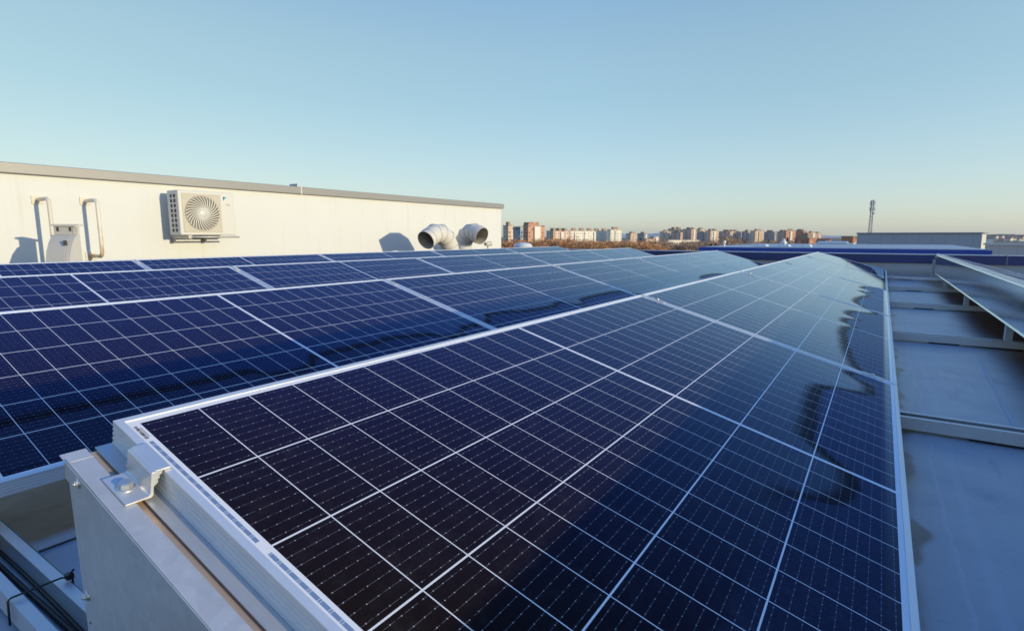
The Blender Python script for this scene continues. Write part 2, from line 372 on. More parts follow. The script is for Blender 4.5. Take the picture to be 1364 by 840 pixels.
# parapet across the end of the roof
pz = on(1185, 349.5, Y=PY).z; ptop = on(1185, 339, Y=PY).z
pw = empty('parapet_wall', (1, PY, ROOF), label='low grey parapet with a dark navy metal coping across the far end of the roof', cat='parapet')
def mat_parapet():
    m = N('parapet_render'); p = m.pos(); x, y, z = m.xyz(p); f = m.noise(m.scale(p, (1, 1, .3)), 3, 5)
    c = m.mix(f, (.40, .385, .38), (.50, .49, .49))
    low = m.M('SUBTRACT', 1, m.step(m.M('ADD', z, m.M('MULTIPLY', f, -.12)), ROOF-.04, ROOF+.08))
    c = m.mix(m.M('MULTIPLY', low, .6), c, (.18, .14, .11)); m.set(base=c, rough=.7); return m.m
MB().prism([(PY-.07-PY, .004), (.0-.0, .07), (.0, pz-ROOF), (.30, pz-ROOF), (.30, .004)], 'x', -15.4, 14.9).build('wall_face', mat_parapet(), pw)
NAVY = simple('navy_coping_metal', (.035, .045, .16), .35, .1, .08, 2)
COPTOP = simple('coping_top_sky_sheen', (.33, .36, .45), .32, .3, .06, 2)  # paler than the front: sky reflection on top painted into the colour
MB().prism([(-.035, pz-ROOF-.001), (-.035, ptop-ROOF), (.34, ptop-ROOF), (.34, pz-ROOF-.001)], 'x', -15.4, 14.9).build('coping', NAVY, pw, .006)
MB().box((-15.4, -.040, ptop-ROOF+.002), (14.9, .345, ptop-ROOF+.012)).build('coping_cap', COPTOP, pw)
for xx in (-3.2, 1.6, 6.0):
    MB().box((xx, -.044, pz-ROOF-.002), (xx+.012, .349, ptop-ROOF+.016)).build('coping_joint', FLASH, pw)

# rooftop building on the left
XW = -6.9
wt = .5*(on(0, 215, X=XW).z + on(668, 272, X=XW).z); wl = wt - .113; YE = 10.92
rb = empty('rooftop_building', (XW, 0, ROOF), label='long white rendered plant room with grey roof flashing at the left edge of the roof', cat='building')
MB().box((-6.5, -8.5, 0.003), (0, YE, wl-ROOF)).build('wall', WALLM, rb)
MB().box((-6.56, -8.56, wl-ROOF), (.055, YE+.055, wt-ROOF)).build('flashing', FLASH, rb, .008)
for px in (397,):
    jy = on(px, 245, X=XW).y
    MB().box((.056, jy, wl-ROOF-.004), (.060, jy+.025, wt-ROOF+.004)).build('flashing_joint', OFFW, rb)
MB().box((-.2, on(396,249,X=XW).y, wt-ROOF-.002), (.0, on(398,249,X=XW).y, wt-ROOF+.05)).build('roof_clip', OFFW, rb)

# ------------------------------------------------------------------ solar modules
def frame_mb():
    prof = [(.0008,0),(.0105,0),(.0112,-.0008),(.0112,-.0045),(.0024,-.0075),(.0024,-.0375),(.028,-.0375),(.028,-FH),(0,-FH)]
    for zc in (-.033, -.025, -.017, -.010):
        prof += [(0, zc-.0016), (.0009, zc-.0012), (.0009, zc+.0012), (0, zc+.0016)]
    prof.append((0, -.0008))
    mb = MB(); n = len(prof)
    corners = [lambda d: (d, d), lambda d: (MW-d, d), lambda d: (MW-d, ML-d), lambda d: (d, ML-d)]
    vs = [(*c(d), z) for c in corners for d, z in prof]
    fs = [(k*n+i, k*n+(i+1)%n, ((k+1)%4)*n+(i+1)%n, ((k+1)%4)*n+i) for k in range(4) for i in range(n)]
    return mb.add(vs, fs)
def lam_mb():
    z1, z0 = -.0022, -.0060; a = .0026
    return MB().box((a, a, z0), (MW-a, ML-a, z1))
ORD = ['first', 'second', 'third', 'fourth', 'last']
ROWS = [('shaded', 1.640, 0.0), ('front', 0.0, 0.0), ('second', -1.684, 0.0), ('third', -3.426, 0.03), ('back', -5.125, 0.042)]
ROWTXT = ['right edge row seen from behind', 'foreground row', 'second row', 'third row', 'back row below the white wall']
proto = None
for ri, (rn, X0, Z0) in enumerate(ROWS):
    for k in range(5):
        loc = (X0, YS + k*PITCHY, Z0)
        if proto is None:
            mod = proto = empty('solar_panel', loc, (0, TILT, 0))
            frame_mb().build('frame', ALU, mod)
            lam_mb().build('glass_laminate', LAM, mod)
        else:
            mod = copy_tree(proto); mod.location = loc
        if ri in (1, 2):
            for c_ in kids(mod):
                if c_.name.startswith('glass'):
                    c_.material_slots[0].link = 'OBJECT'; c_.material_slots[0].material = LAM_FRONT if ri == 1 else LAM_SECOND
        txt = ('nearest' if k == 0 else ORD[k] + (' and farthest' if k == 4 else ' from near end'))
        extra = ' with a barcode in its corner' if (ri == 1 and k == 0) else ''
        tag(mod, f'dark blue solar panel{extra}, {txt}, in the {ROWTXT[ri]}', 'solar panel', 'solar panels in tilted rows on the roof')
        if ri == 1 and k == 0:
            b = MB(); rr = random.Random(3); ww = .028
            while ww < .066:
                t = rr.choice((.0004, .0007, .0011))
                b.box((ww, .0150, -.0021), (ww+t, .0195, -.0019)); ww += t + rr.choice((.0005, .0008, .0012))
            b.box((.034, .0212, -.0021), (.062, .0220, -.0019))
            b.build('barcode', INK, mod)

# mid clamps between neighbouring panels
def clamp_proto():
    c = empty('mid_clamp', (0,0,0), (0, TILT, 0))
    MB().prism([(-.0130,.0005),(-.0130,.0040),(-.0055,.0046),(-.0055,.0030),(.0055,.0030),(.0055,.0046),(.0130,.0040),(.0130,.0005),(.0042,.0005),(.0042,-.030),(-.0042,-.030),(-.0042,.0005)], 'x', -.035, .035).build('clamp_body', BRIGHT, c)
    b = MB(); b.lathe([(0,.0030),(.0065,.0030),(.0065,.0088),(.0052,.0100),(.0028,.0100),(.0028,.0060),(0,.0060)], 14); b.build('bolt', STEEL, c)
    return c
cproto = None
for ri, (rn, X0, Z0) in enumerate(ROWS):
    if ri == 0: continue
    for k in range(1, 5):
        for ci, wpos in enumerate((.085, .955)):
            if ci == 1 and ri > 1: continue
            loc = Vector((X0, YS + k*PITCHY - .0045, Z0)) + Vector((wpos*CT, 0, -wpos*ST))
            if cproto is None: c = cproto = clamp_proto()
            else: c = copy_tree(cproto)
            c.location = loc
            tag(c, f"small metal clamp {'near the top edge' if ci == 0 else 'at the low edge'} between the {ORD[k-1]} and {ORD[k]} panels, {ROWTXT[ri].split(' below')[0]}", 'clamp', 'clamps between the panels')

# sloped carriers under the panel joints, each with posts
def carrier():
    s = empty('panel_support', (0,0,0), (0,0,0))
    T = Matrix.Rotation(TILT, 4, 'Y')
    mb = MB()
    pr = [(-.030,-.0405),(-.006,-.0405),(-.006,-.0425),(-.028,-.0425),(-.028,-.075),(.028,-.075),(.028,-.0425),(.006,-.0425),(.006,-.0405),(.030,-.0405),(.030,-.077),(-.030,-.077)]
    mb.prism(pr, 'x', -.005, 1.03, T); mb.build('sloped_rail', ALU_DULL, s)
    MB().box((-.003, -.0275, -.0478), (1.028, .0275, -.0463), T).build('groove_floor', GROOVE_REFL, s)
    p = MB()
    p.box((.046, -.030, ROOF+.0570), (.082, .030, -.098)); p.box((.050, -.035, ROOF+.0525), (.11, .035, ROOF+.0565)); p.build('post', GALV, s)
    f = MB(); x = MW*CT
    f.box((x-.075, -.026, ROOF+.0525), (x+.012, .026, ROOF+.060)); f.box((x-.075, -.026, ROOF+.058), (x-.070, .026, -.345)); f.build('low_foot', GALV, s)
    return s
sproto = None
for ri, (rn, X0, Z0) in enumerate(ROWS):
    for k in range(0, 6):
        y = YS + k*PITCHY - .0045
        if k == 0: y = YS - .026
        if k == 5: y = YS + 5*PITCHY + .018
        if sproto is None: s = sproto = carrier()
        else: s = copy_tree(sproto)
        s.location = (X0, y, Z0)
        for c_ in kids(s):
            if c_.name.startswith('post'): c_.location.x = -.088 if ri == 0 else 0
        where = ['near end', 'first joint', 'second joint', 'third joint', 'fourth joint', 'far end'][k]
        tag(s, f'grey metal support under the {where} of the {ROWTXT[ri].split(",")[0]}', 'support', 'metal supports carrying the panel rows')

# wind deflector sheets on the back of the shaded row
dproto = None
DTX = ['nearest', 'second nearest', 'middle', 'second farthest', 'farthest']
for k in range(5):
    if dproto is None:
        d = dproto = empty('wind_deflector')
        MB().prism([(-.004,-.026),(-.016,-.262),(-.027,-.266),(-.027,-.2675),(-.0145,-.2635),(-.0025,-.026)], 'y', .004, PITCHY-.004).build('sheet', SHEET, d)
        MB().prism([(-.004,-.0245),(-.004,-.0225),(.030,-.018),(.030,-.020)], 'y', .004, PITCHY-.004).build('top_fold', SHEET, d)
        for yy in (.05, PITCHY-.05):
            MB().lathe([(0,.003),(.004,.003),(.006,0)], 10, Matrix.Translation((-.0152, yy, -.245)) @ Matrix.Rotation(-math.pi/2, 4, 'Y')).build('rivet', STEEL, d)
    else: d = copy_tree(dproto)
    d.location = (1.640 - .035, YS + k*PITCHY - .70, 0)
    tag(d, f'mirror bright metal back sheet, {DTX[k]} one on the row at the right edge', 'wind deflector', 'metal sheets closing the back of the right row')

# base rails on the roof across the rows
def rail_mb(x0, x1):
    prof = [(-.041,.013),(-.041,.056),(-.022,.056),(-.022,.0535),(-.0385,.0535),(-.0385,.0155),(.0385,.0155),(.0385,.0535),(.022,.0535),(.022,.056),(.041,.056),(.041,.013)]
    return MB().prism(prof, 'x', x0, x1)
rproto = None
for k in range(6):
    y = YS + k*PITCHY - .0045
    if k == 0: y = -.034
    if k == 5: y = YS + 5*PITCHY + .018
    if rproto is None:
        r_ = rproto = empty('base_rail'); rail_mb(-5.3, 2.75).build('channel', ALU_DULL, r_)
        for xx in (-4.3, -2.6, -.55, 1.3, 2.4): MB().box((xx-.08, -.038, 0.0045), (xx+.08, .038, .0132)).build('rubber_pad', BLACK, r_)
    else: r_ = copy_tree(rproto)
    r_.location = (0, y, ROOF + .001 - .004)
    tag(r_, 'long aluminium channel lying on the roof ' + ['at the near end under the galvanised side plate','nearest the camera in the right aisle','second from the camera in the right aisle','third from the camera in the right aisle','fourth from the camera in the right aisle','farthest down the right aisle'][k], 'rail', 'base rails across the roof')
pa, pb = on(1181, 369.2, Z=ROOF+.05), on(1258, 373.2, Z=ROOF+.05); dv = (pb - pa).normalized()
tag(MB().tube([pa - dv*.5, pa, (pa+pb)/2, pb, pb + dv*.8], .026, 10).build('pipe', simple('pale_pink_sunlit_rail', (.80, .68, .60), .35)), 'pale pinkish bar coloured like a sunlit rail near the far end of the right aisle', 'pipe')  # added bar for the sunlit far rail, its brightness put into the colour
# ------------------------------------------------------------------ foreground side plate, clamp, cable tie
T = Matrix.Rotation(TILT, 4, 'Y')
def P(w, u, n): return T @ Vector((w, u, n))
sp = empty('side_plate', (0, -.07, ROOF), label='big galvanised side plate with folded top flange closing the near end of the foreground row', cat='side plate')
off = Vector((0, .07, -ROOF))
def add_poly(mb, top, bot, yo, th):
    """plate in XZ between a sloped top line and a bottom line"""
w0, w1 = -.004, 1.02
yA = -.0715
mb = MB()
zt = lambda wv: -.0375
p0, p1 = P(w0, yA, -.0395), P(w1, yA, -.0395)
lean = .035
outline = [(p0.x + .022, p0.z), (p1.x, p1.z), (p1.x, ROOF+.06), (p0.x + .030, ROOF+.06)]
mb.prism(outline, 'y', yA, yA + .002)
mb.v = [tuple(Vector(v) + off) for v in mb.v]; mb.build('plate', GALV, sp)
mb = MB()
q = [P(w0, yA-.001, -.0372), P(w1, yA-.001, -.0372), P(w1, -.0415, -.0372), P(w0, -.0415, -.0372)]
q2 = [p + Vector((0, 0, -.0019)) for p in q]
mb.add([p + off for p in q + q2], [(0,1,2,3),(7,6,5,4),(0,4,5,1),(1,5,6,2),(2,6,7,3),(3,7,4,0)]); mb.build('flange', GALV, sp, .0006)
def hexbolt(mb, M, r=.006, h=.005, nut=True):
    mb.lathe([(0, .0012), (r*1.55, .0012), (r*1.55, 0)], 20, M)
    mb.lathe([(0, .0012+h), (r*.85, .0012+h), (r, .0012+h*.8), (r, .0012)], 6, M, smooth=False)
    mb.lathe([(0, .0012+h*1.7), (r*.45, .0012+h*1.7), (r*.5, .0012+h)], 12, M)
for (px, py) in ((105, 643), (117, 793)):
    c = on(px, py, Y=yA); mb = MB()
    hexbolt(mb, Matrix.Translation(c + off + Vector((0, -.0002, 0))) @ Matrix.Rotation(math.pi/2, 4, 'X'), .0045, .0035)
    mb.build('bolt', STEEL, sp)
c = on(121, 829, Y=yA)
MB().lathe([(0,.0004),(.002,.0004),(.002,0)], 12, Matrix.Translation(c + off) @ Matrix.Rotation(math.pi/2, 4, 'X')).build('rivet_hole', GREY_DARK, sp)
# short inner lip of the plate at the high end
MB().box((p0.x+.0225, .0015-.0, ROOF+.06-ROOF), (p0.x+.0245, .028, p0.z-ROOF-.004)).build('folded_edge', GALV, sp)

# end clamp on the foreground panel
ec = empty('end_clamp', (0, YS, 0), (0, TILT, 0), label='Z shaped aluminium end clamp holding the near corner of the foreground panel', cat='clamp')
pr = [(-.0445,-.0365),(-.0445,-.0335),(-.0180,-.0335),(-.0155,-.0310),(-.0155,.0005),(-.0140,.0020),(-.0105,.0020),(-.0095,.0038),(.0075,.0038),(.0085,.0030),(.0085,.0008),(-.0015,.0006),(-.0025,-.004),(-.0055,-.005),(-.0045,-.009),(-.0075,-.011),(-.006,-.015),(-.009,-.018),(-.0115,-.020),(-.0115,-.0340),(-.0140,-.0365)]
MB().prism([(y, z) for y, z in pr], 'x', .084, .152).build('clamp_body', BRIGHT, ec, .0007)
mb = MB(); Mb_ = Matrix.Translation((.118, -.0305, -.0335)); mb.lathe([(0, .0014), (.0112, .0014), (.0112, 0)], 24, Mb_); mb.lathe([(0, .0098), (.0062, .0098), (.0082, .0086), (.0086, .0014)], 6, Mb_, smooth=False); mb.build('bolt', STEEL, ec)

# cable tie and cables on the near rail
ty = -.034
def tie(px, py):
    c = on(px, py, Z=ROOF+.055); return c.x
tx = tie(45, 786)
mb = MB(); z1 = ROOF + .0595; z0 = ROOF - .001
mb.tube([(tx, ty-.046, z0+.01), (tx, ty-.0445, z1-.004), (tx+.001, ty-.040, z1), (tx+.012, ty+.03, z1+.004), (tx+.016, ty+.046, z1), (tx+.016, ty+.047, z0+.02)], .0019, 8)
mb.box((tx+.009, ty+.036, z1-.002), (tx+.021, ty+.048, z1+.008)); mb.tube([(tx+.015, ty+.042, z1+.006), (tx+.017, ty+.050, z1+.014)], .002, 6)
tag(mb.build('cable_tie', BLACK), 'black cable tie strapped round the near base rail', 'cable tie')
for i, (dy, rr) in enumerate(((-.012, .0045), (.002, .005), (.013, .0042))):
    mb = MB(); pts = [(x, ty + dy + .003*math.sin(x*5+i*2), ROOF+.018+.004*math.sin(x*3+i)) for x in [-2.4 + .1*j for j in range(24)]]
    mb.tube(pts, rr, 8)
    tag(mb.build('cable', BLACK), f"black solar cable in the near base rail, {['on the camera side','in the middle','on the far side'][i]}", 'cable', 'cables in the near rail')
# green wire along the inner side of the rail
mb = MB(); mb.tube([(x, ty+.0445+.001*math.sin(x*7), ROOF+.046) for x in [-1.2+.08*j for j in range(15)]], .0026, 8)
tag(mb.build('earth_wire', simple('green_insulation', (.04, .16, .12), .5)), 'thin green earth wire running beside the near base rail', 'wire')
# strip seam on the roof membrane
tag(MB().box((-.612, -2, ROOF+.001), (-.606, 11, ROOF+.0035)).build('roof_seam', simple('seam', (.05, .05, .05), .6)), 'dark welded seam in the roof membrane', 'seam', kind='structure')

sa, sb = on(1303, 476, Z=ROOF), on(1356, 578, Z=ROOF); sd = (sb-sa).normalized(); sa2, sb2 = sa - sd*.0, sb + sd*1.2
wn = Vector((-sd.y, sd.x, 0))*.006
tag(MB().add([sa2-wn+Vector((0,0,.002)), sb2-wn+Vector((0,0,.002)), sb2+wn+Vector((0,0,.004)), sa2+wn+Vector((0,0,.004)), sa2-wn, sb2-wn, sb2+wn, sa2+wn], [(0,1,2,3),(7,6,5,4),(0,4,5,1),(2,6,7,3),(1,5,6,2),(0,3,7,4)]).build('roof_seam', simple('seam_pale', (.40, .43, .48), .5)), 'faint raised lap seam in the membrane of the right aisle', 'seam', kind='structure')
# ------------------------------------------------------------------ on the white wall: condenser, pipes, hood, ducts
AX0, AX1 = -6.75, -6.47
ay0, ay1 = on(236, 252.5, X=AX1).y, on(315, 314, X=AX1).y
az0, az1 = on(240, 313, X=AX1).z, on(235, 252.5, X=AX1).z
ac = empty('air_conditioner', (AX1, ay0, az0), label='white outdoor air conditioner unit with round fan grille hung on the white wall', cat='air conditioner')
AW, AH = ay1-ay0, az1-az0
ACM = simple('ac_enamel', (.62, .605, .57), .4, 0, .03, 2)
MB().box((AX0-AX1, 0, 0), (0, AW, AH)).build('casing', ACM, ac, .012)
# side louvre openings
mb = MB()
for cx in (-.20, -.115):
    for j in range(8):
        z = .04 + j*(AH-.07)/8
        mb.box((cx, -.0025, z), (cx+.045, .0, z+(AH-.07)/8*.68))
mb.build('side_louvre', GREY_DARK, ac)
fy, fz, fr = AW*.40, AH*.50, AH*.385
Mf = Matrix.Translation((0, fy, fz)) @ Matrix.Rotation(math.pi/2, 4, 'Y')
gf = MB().box((.0005, fy-AH*.44, fz-AH*.44), (.006, fy+AH*.44, fz+AH*.44)).build('fan_panel', simple('grille_beige', (.50, .46, .38), .5), ac, .003)
MB().lathe([(0, .0075), (fr, .0075), (fr+.008, .006)], 48, Mf).build('fan_opening', simple('fan_shade', (.17, .145, .105), .8), gf)
mb = MB()
for i in range(30):
    a = 2*math.pi*i/30; pts = []
    for t in range(6):
        rr = fr*(.22 + .78*t/5); aa = a + .5*(t/5)**1.3
        pts.append((.0105, fy + rr*math.cos(aa), fz + rr*math.sin(aa)))
    mb.tube(pts, .0080, 5, caps=False)
for rr in (1.0,):
    mb.tube([(.0115, fy + fr*rr*math.cos(2*math.pi*t/40), fz + fr*rr*math.sin(2*math.pi*t/40)) for t in range(41)], .0032, 5, caps=False)
mb.build('fan_guard', ACM, gf)
MB().lathe([(0, .022), (fr*.17, .021), (fr*.23, .014), (fr*.23, .008)], 24, Mf).build('hub', ACM, gf)
ly = AW*.79
MB().add([(.0008, ly, AH*.90), (.0008, ly, AH*.80), (.0008, ly+.052, AH*.90), (.0022, ly, AH*.90), (.0022, ly, AH*.80), (.0022, ly+.052, AH*.90)], [(0,1,2),(5,4,3),(0,3,4,1),(1,4,5,2),(2,5,3,0)]).build('emblem', simple('emblem_cyan', (.05, .42, .62), .4), ac)
MB().add([(.0023, ly, AH*.90), (.0023, ly, AH*.83), (.0023, ly+.024, AH*.88), (.0030, ly, AH*.90), (.0030, ly, AH*.83), (.0030, ly+.024, AH*.88)], [(0,1,2),(5,4,3),(0,3,4,1),(1,4,5,2),(2,5,3,0)]).build('emblem_corner', simple('emblem_dark', (.02, .05, .12), .4), ac)
MB().box((.0008, ly+.025, AH*.72), (.0020, ly+.085, AH*.735)).box((.0008, ly+.055, AH*.69), (.0020, ly+.082, AH*.712)).build('lettering', simple('ac_print', (.35, .33, .30), .5), ac)
# two wall brackets under the unit
BR = simple('galv_bracket', (.55, .52, .46), .45, .3)
for i, yy in enumerate((.10, AW*.69)):
    br = empty('wall_bracket', (XW, ay0+yy, az0), label=['near left bracket carrying the air conditioner on the wall', 'right bracket carrying the air conditioner on the wall'][i], cat='bracket', group='brackets under the air conditioner')
    Lb = AX1 - XW + .03
    MB().box((0.002, -.02, -.045), (Lb, .02, -.003)).build('arm', BR, br)
    MB().box((0.002, -.03, -.11), (.008, .03, .10)).build('wall_strip', BR, br)
    MB().prism([(.008, -.10), (.03, -.10), (.10, -.0455), (.008, -.0455)], 'y', -.004, .004).build('gusset', BR, br)
    MB().box((Lb-.06, -.016, -.003), (Lb-.03, .016, 0)).build('rubber_block', GREY_DARK, br)
hz = az0
MB_ = MB().tube([(AX1+.03, ay0+.10, az0-.025), (AX1+.03, ay1+.02, az0-.025)], .011, 8)
tag(MB_.build('bracket_rail', BR), 'thin rail across the ends of the air conditioner brackets', 'rail')

# U shaped pipe handles standing off the wall
def mat_rusty():
    m = N('rusty_white_pipe'); p = m.pos(); x, y, z = m.xyz(p)
    s = m.noise(m.scale(p, (6, 6, 1.2)), 3, 4); low = m.M('SUBTRACT', 1, m.step(z, .0, .62))
    k = m.step(m.M('ADD', s, m.M('MULTIPLY', low, .28)), .56, .78)
    m.set(base=m.mix(m.M('MULTIPLY', k, .8), (.70, .66, .58), (.42, .22, .09)), rough=.6); return m.m
RUST = mat_rusty(); PIPE = simple('dull_white_pipe', (.62, .57, .49), .55, 0, .1, 12)
for i, (yy, zt_, zb, mm) in enumerate(((1.935, .665, ROOF+.05, PIPE), (2.378, .672, .035, RUST))):
    h = empty('pipe_loop', (XW, yy, zb), label=['tall white pipe loop on the wall left of the hood, reaching down behind the panels', 'rust streaked pipe loop on the wall right of the hood'][i], cat='pipe', group='pipe loops on the white wall')
    H = zt_ - zb; s = .33; r_ = .02
    MB().tube([(0.002, 0, H), (s-.05, 0, H), (s-.015, 0, H-.015), (s, 0, H-.05), (s, 0, .05), (s-.015, 0, .015), (s-.05, 0, 0), (0.002, 0, 0)], r_, 12).build('loop', mm, h)
    for zz in (0, H): MB().box((0.001, -.055, zz-.045), (.012, .055, zz+.045)).build('wall_plate', PIPE, h)

# curved sheet metal hood
hc_ = on(105, 298.6, X=-5.83)
hs = empty('hood', (hc_.x, hc_.y, ROOF), (0, 0, math.atan2(.554, .832)), label='grey curved sheet metal hood with two dark slots near its top, between the pipe loops', cat='hood')
HOODM = simple('hood_sheet', (.50, .485, .45), .5, .05, .06, 4)
HT = hc_.z - ROOF; HWD = .235
side = [(0.0, .004), (0.0, HT-.02), (-.030, HT-.02), (-.030, HT-.10), (-.060, HT-.115), (-.11, HT-.18), (-.15, HT-.27), (-.175, HT-.38), (-.19, HT-.50), (-.195, HT-.62), (-.195, .004)]
MB().prism(side, 'x', -HWD, -.052).build('body', HOODM, hs)
MB().prism([(a*.97, b-(.004 if b > .1 else 0)) for a, b in side], 'x', -.046, 0.0).build('side_strip', simple('hood_strip', (.55, .53, .49), .5), hs)
MB().prism([(a*.90, b-(.012 if b > .1 else 0)) for a, b in side], 'x', -.0518, -.0462).build('gap', simple('hood_gap', (.10, .09, .09), .7), hs)
MB().box((-HWD-.01, -.06, HT-.018), (.03, .02, HT)).build('top_lip', OFFW, hs)
for xx in (-.205, -.080): MB().box((xx, -.0335, HT-.070), (xx+.022, -.0302, HT-.030)).build('slot', GREY_DARK, hs)
MB().box((-.056, -.150, HT-.21), (-.044, -.118, HT-.16)).build('latch', GREY_DARK, hs)

# gooseneck vent ducts
DUCT = simple('duct_enamel', (.64, .61, .565), .5, 0, .05, 3)
DIN = simple('duct_inside', (.46, .40, .31), .6)
def duct(px_a, px_b, xa, xb, topz, mouth, r, label):
    """arch between two legs; mouth is the leg end that opens downwards above the roof"""
    A, B = Vector(px_a), Vector(px_b)
    root = empty('vent_duct', (B.x, B.y, ROOF), label=label, cat='vent duct', group='gooseneck vents beside the white wall')
    inv = -Vector((B.x, B.y, ROOF))
    mid = (A+B)/2; half = (B-A).length/2; ax = (A-B).normalized()
    cz = topz - half - r
    pts = [Vector((B.x, B.y, ROOF+.003)), Vector((B.x, B.y, cz))]
    k = 5; ang_end = R(mouth)
    for i in range(1, k+1):
        t = ang_end * i / k
        c = mid - ax*half*math.cos(t); pts.append(Vector((c.x, c.y, cz + half*math.sin(t))))
    # gore joints: rings cut at the mitres
    d = (pts[-1]-pts[-2]).normalized(); pts.append(pts[-1] + d*.10)
    mb = MB(); mb.tube([p + inv for p in pts], r, 28, caps=False)
    body = mb.build('duct', DUCT, root); body.data.polygons.foreach_set('use_smooth', [True]*len(body.data.polygons))
    m = body.modifiers.new('solid', 'SOLIDIFY'); m.thickness = .006; m.offset = -1
    e = body.modifiers.new('split', 'EDGE_SPLIT'); e.split_angle = R(17)
    for i in range(2, len(pts)-1):
        p = pts[i] + inv; t = (pts[i+1]-pts[i-1]).normalized()
        a = t.cross(Vector((1,0,0))).normalized(); b = t.cross(a)
        s = MB(); s.tube([p + (a*math.cos(2*math.pi*j/32) + b*math.sin(2*math.pi*j/32))*(r+.002) for j in range(33)], .0045, 6, caps=False)
        s.build('seam', simple('duct_seam', (.36, .33, .29), .5) if 'duct_seam' not in bpy.data.materials else bpy.data.materials['duct_seam'], root)
    # dark inner lining a little way inside the mouth
    d = (pts[-1]-pts[-2]).normalized(); s = MB()
    s.tube([p + inv for p in (pts[-1]-d*.004, pts[-2], pts[-3], pts[-4])], r-.012, 28, caps=False); s.build('lining', DIN, root)
    return root
mA, mB_ = on(564, 320, X=-5.84), on(600, 320, X=-5.90)
duct(mA.xy, mB_.xy, 0, 0, .495, 128, .172, 'white gooseneck vent with its dark mouth turned left towards the camera')
mA, mB_ = on(644, 320, X=-5.74), on(617, 320, X=-6.30)
duct(mA.xy, mB_.xy, 0, 0, .525, 122, .18, 'white gooseneck vent with its pale mouth turned right, nearest the end of the wall')
v = on(650, 325, X=-6.0)
va = empty('valve', (v.x, v.y, ROOF), label='small grey pipe valve beside the right gooseneck vent', cat='valve')
MB().tube([(0,0,.004), (0,0,v.z-ROOF)], .022, 10).build('riser', PIPE, va)
MB().tube([(0,-.10,v.z-ROOF), (0,.10,v.z-ROOF+.01)], [.035,.05], 12).build('tee', PIPE, va)

# ------------------------------------------------------------------ beyond the parapet
def mat_clad(name, col, pitch, axis=0, dark=.85):
    m = N(name); p = m.co('Object'); v = m.xyz(p)[axis]
    f = m.M('FRACT', m.M('DIVIDE', v, pitch)); j = m.M('LESS_THAN', f, .05)
    n_ = m.noise(m.scale(p, (1, 1, .2)), .25, 4)
    c = m.mix(n_, tuple(a*.9 for a in col), tuple(min(1, a*1.08) for a in col)); c = m.mix(m.M('MULTIPLY', j, .5), c, tuple(a*dark*.7 for a in col))
    m.set(base=c, rough=.5, metal=.1); return m.m
WY = 30.0
wa, wb_ = on(933, 331, Y=WY), on(1318, 331.3, Y=WY); wz = (wa.z + wb_.z)/2; wz0 = on(1150, 336.8, Y=WY).z
wg = empty('blue_fascia_building', (0, WY, GZ), label='low building with a bright blue roof fascia just beyond the parapet', cat='building')
BLUE = simple('bright_blue_fascia', (.015, .055, .36), .4, 0, .06, 1)
MB().box((wa.x, .15, 0), (wb_.x, 16, wz0-GZ-.05)).build('wall', mat_clad('wing_cladding', (.35, .36, .38), 1.2), wg)
MB().box((wa.x-.1, 0, wz0-GZ-.05), (wb_.x+.1, 16.2, wz-GZ)).build('fascia', BLUE, wg)
MB().box((wa.x, .3, wz-GZ+.003), (wb_.x, 15.9, wz-GZ+.03)).build('roof', simple('wing_roof', (.42, .44, .48), .45, 0, .1, .5), wg)
up = on(940, 329, Y=WY+1); up2 = on(997, 331, Y=WY+1)
tag(MB().box((up.x, WY+.6, wz+.032), (up2.x, WY+2.2, up.z)).build('roof_upstand', simple('white_upstand', (.78, .77, .74), .5)), 'flat white upstand at the left end of the blue fascia roof', 'upstand')
for i, (px, wd) in enumerate(((1013, 5), (1043, 5), (1073, 4))):
    p = on(px, 330.3, Y=WY+2.5)
    tag(MB().prism([(p.x-.12*wd/2, wz+.032), (p.x+.12*wd/2, wz+.032), (p.x+.09*wd/2, wz+.13), (p.x-.09*wd/2, wz+.13)], 'y', WY+2.5, WY+3.4).build('skylight', simple('skylight_white', (.74, .76, .78), .3)), f"small pale skylight on the blue fascia roof, {['left one','middle one, beside the cone vent','right one'][i]}", 'skylight', 'skylights on the blue fascia roof')
p = on(1044, 325, Y=WY+5)
tag(MB().lathe([(.10, 0), (.10, .12), (.19, .14), (.12, .26), (.03, .42), (0, .42)], 14, Matrix.Translation((p.x, p.y, wz+.031))).build('roof_vent', simple('vent_white', (.8, .79, .76), .4)), 'white cone shaped roof vent on the blue fascia roof', 'vent')
p = on(973.5, 328, Y=WY+3)
tag(MB().lathe([(.05, 0), (.05, .22), (.09, .24), (.06, .34), (0, .36)], 10, Matrix.Translation((p.x, WY+1.4, on(973, 329, Y=WY+1.4).z))).build('vent_pipe', simple('vent_pipe_white', (.8, .79, .76), .4)), 'tiny white vent pipe on the white upstand', 'vent')
# grey long hall
def D_(x, y, d): return on(x, y, D=d)
HY = 105.0
ha, hb, hc = on(1142, 311.5, Y=HY), on(1308, 311.3, Y=HY), on(1314.5, 311.3, Y=HY)
hall = empty('grey_hall', (ha.x, HY, GZ), label='large plain grey warehouse standing behind the blue fascia roof', cat='warehouse')
zt_ = (ha.z+hb.z)/2 - GZ; hw = hb.x-ha.x; ch = hc.x-hb.x
HALLM = mat_clad('hall_cladding', (.40, .41, .47), 1.6)
MB().prism([(0,0),(hw,0),(hw+ch,ch*.8),(hw+ch,24),(0,24)], 'z', 0, zt_).build('wall', HALLM, hall)
MB().prism([(hw+.05,-.03),(hw+ch+.03,ch*.8-.03),(hw+ch+.03,3),(hw+.05,3)], 'z', 0, zt_-.2).build('sunlit_corner', simple('hall_sunlit', (.62, .61, .58), .5), hall)  # sunlight on the corner face painted as a paler colour
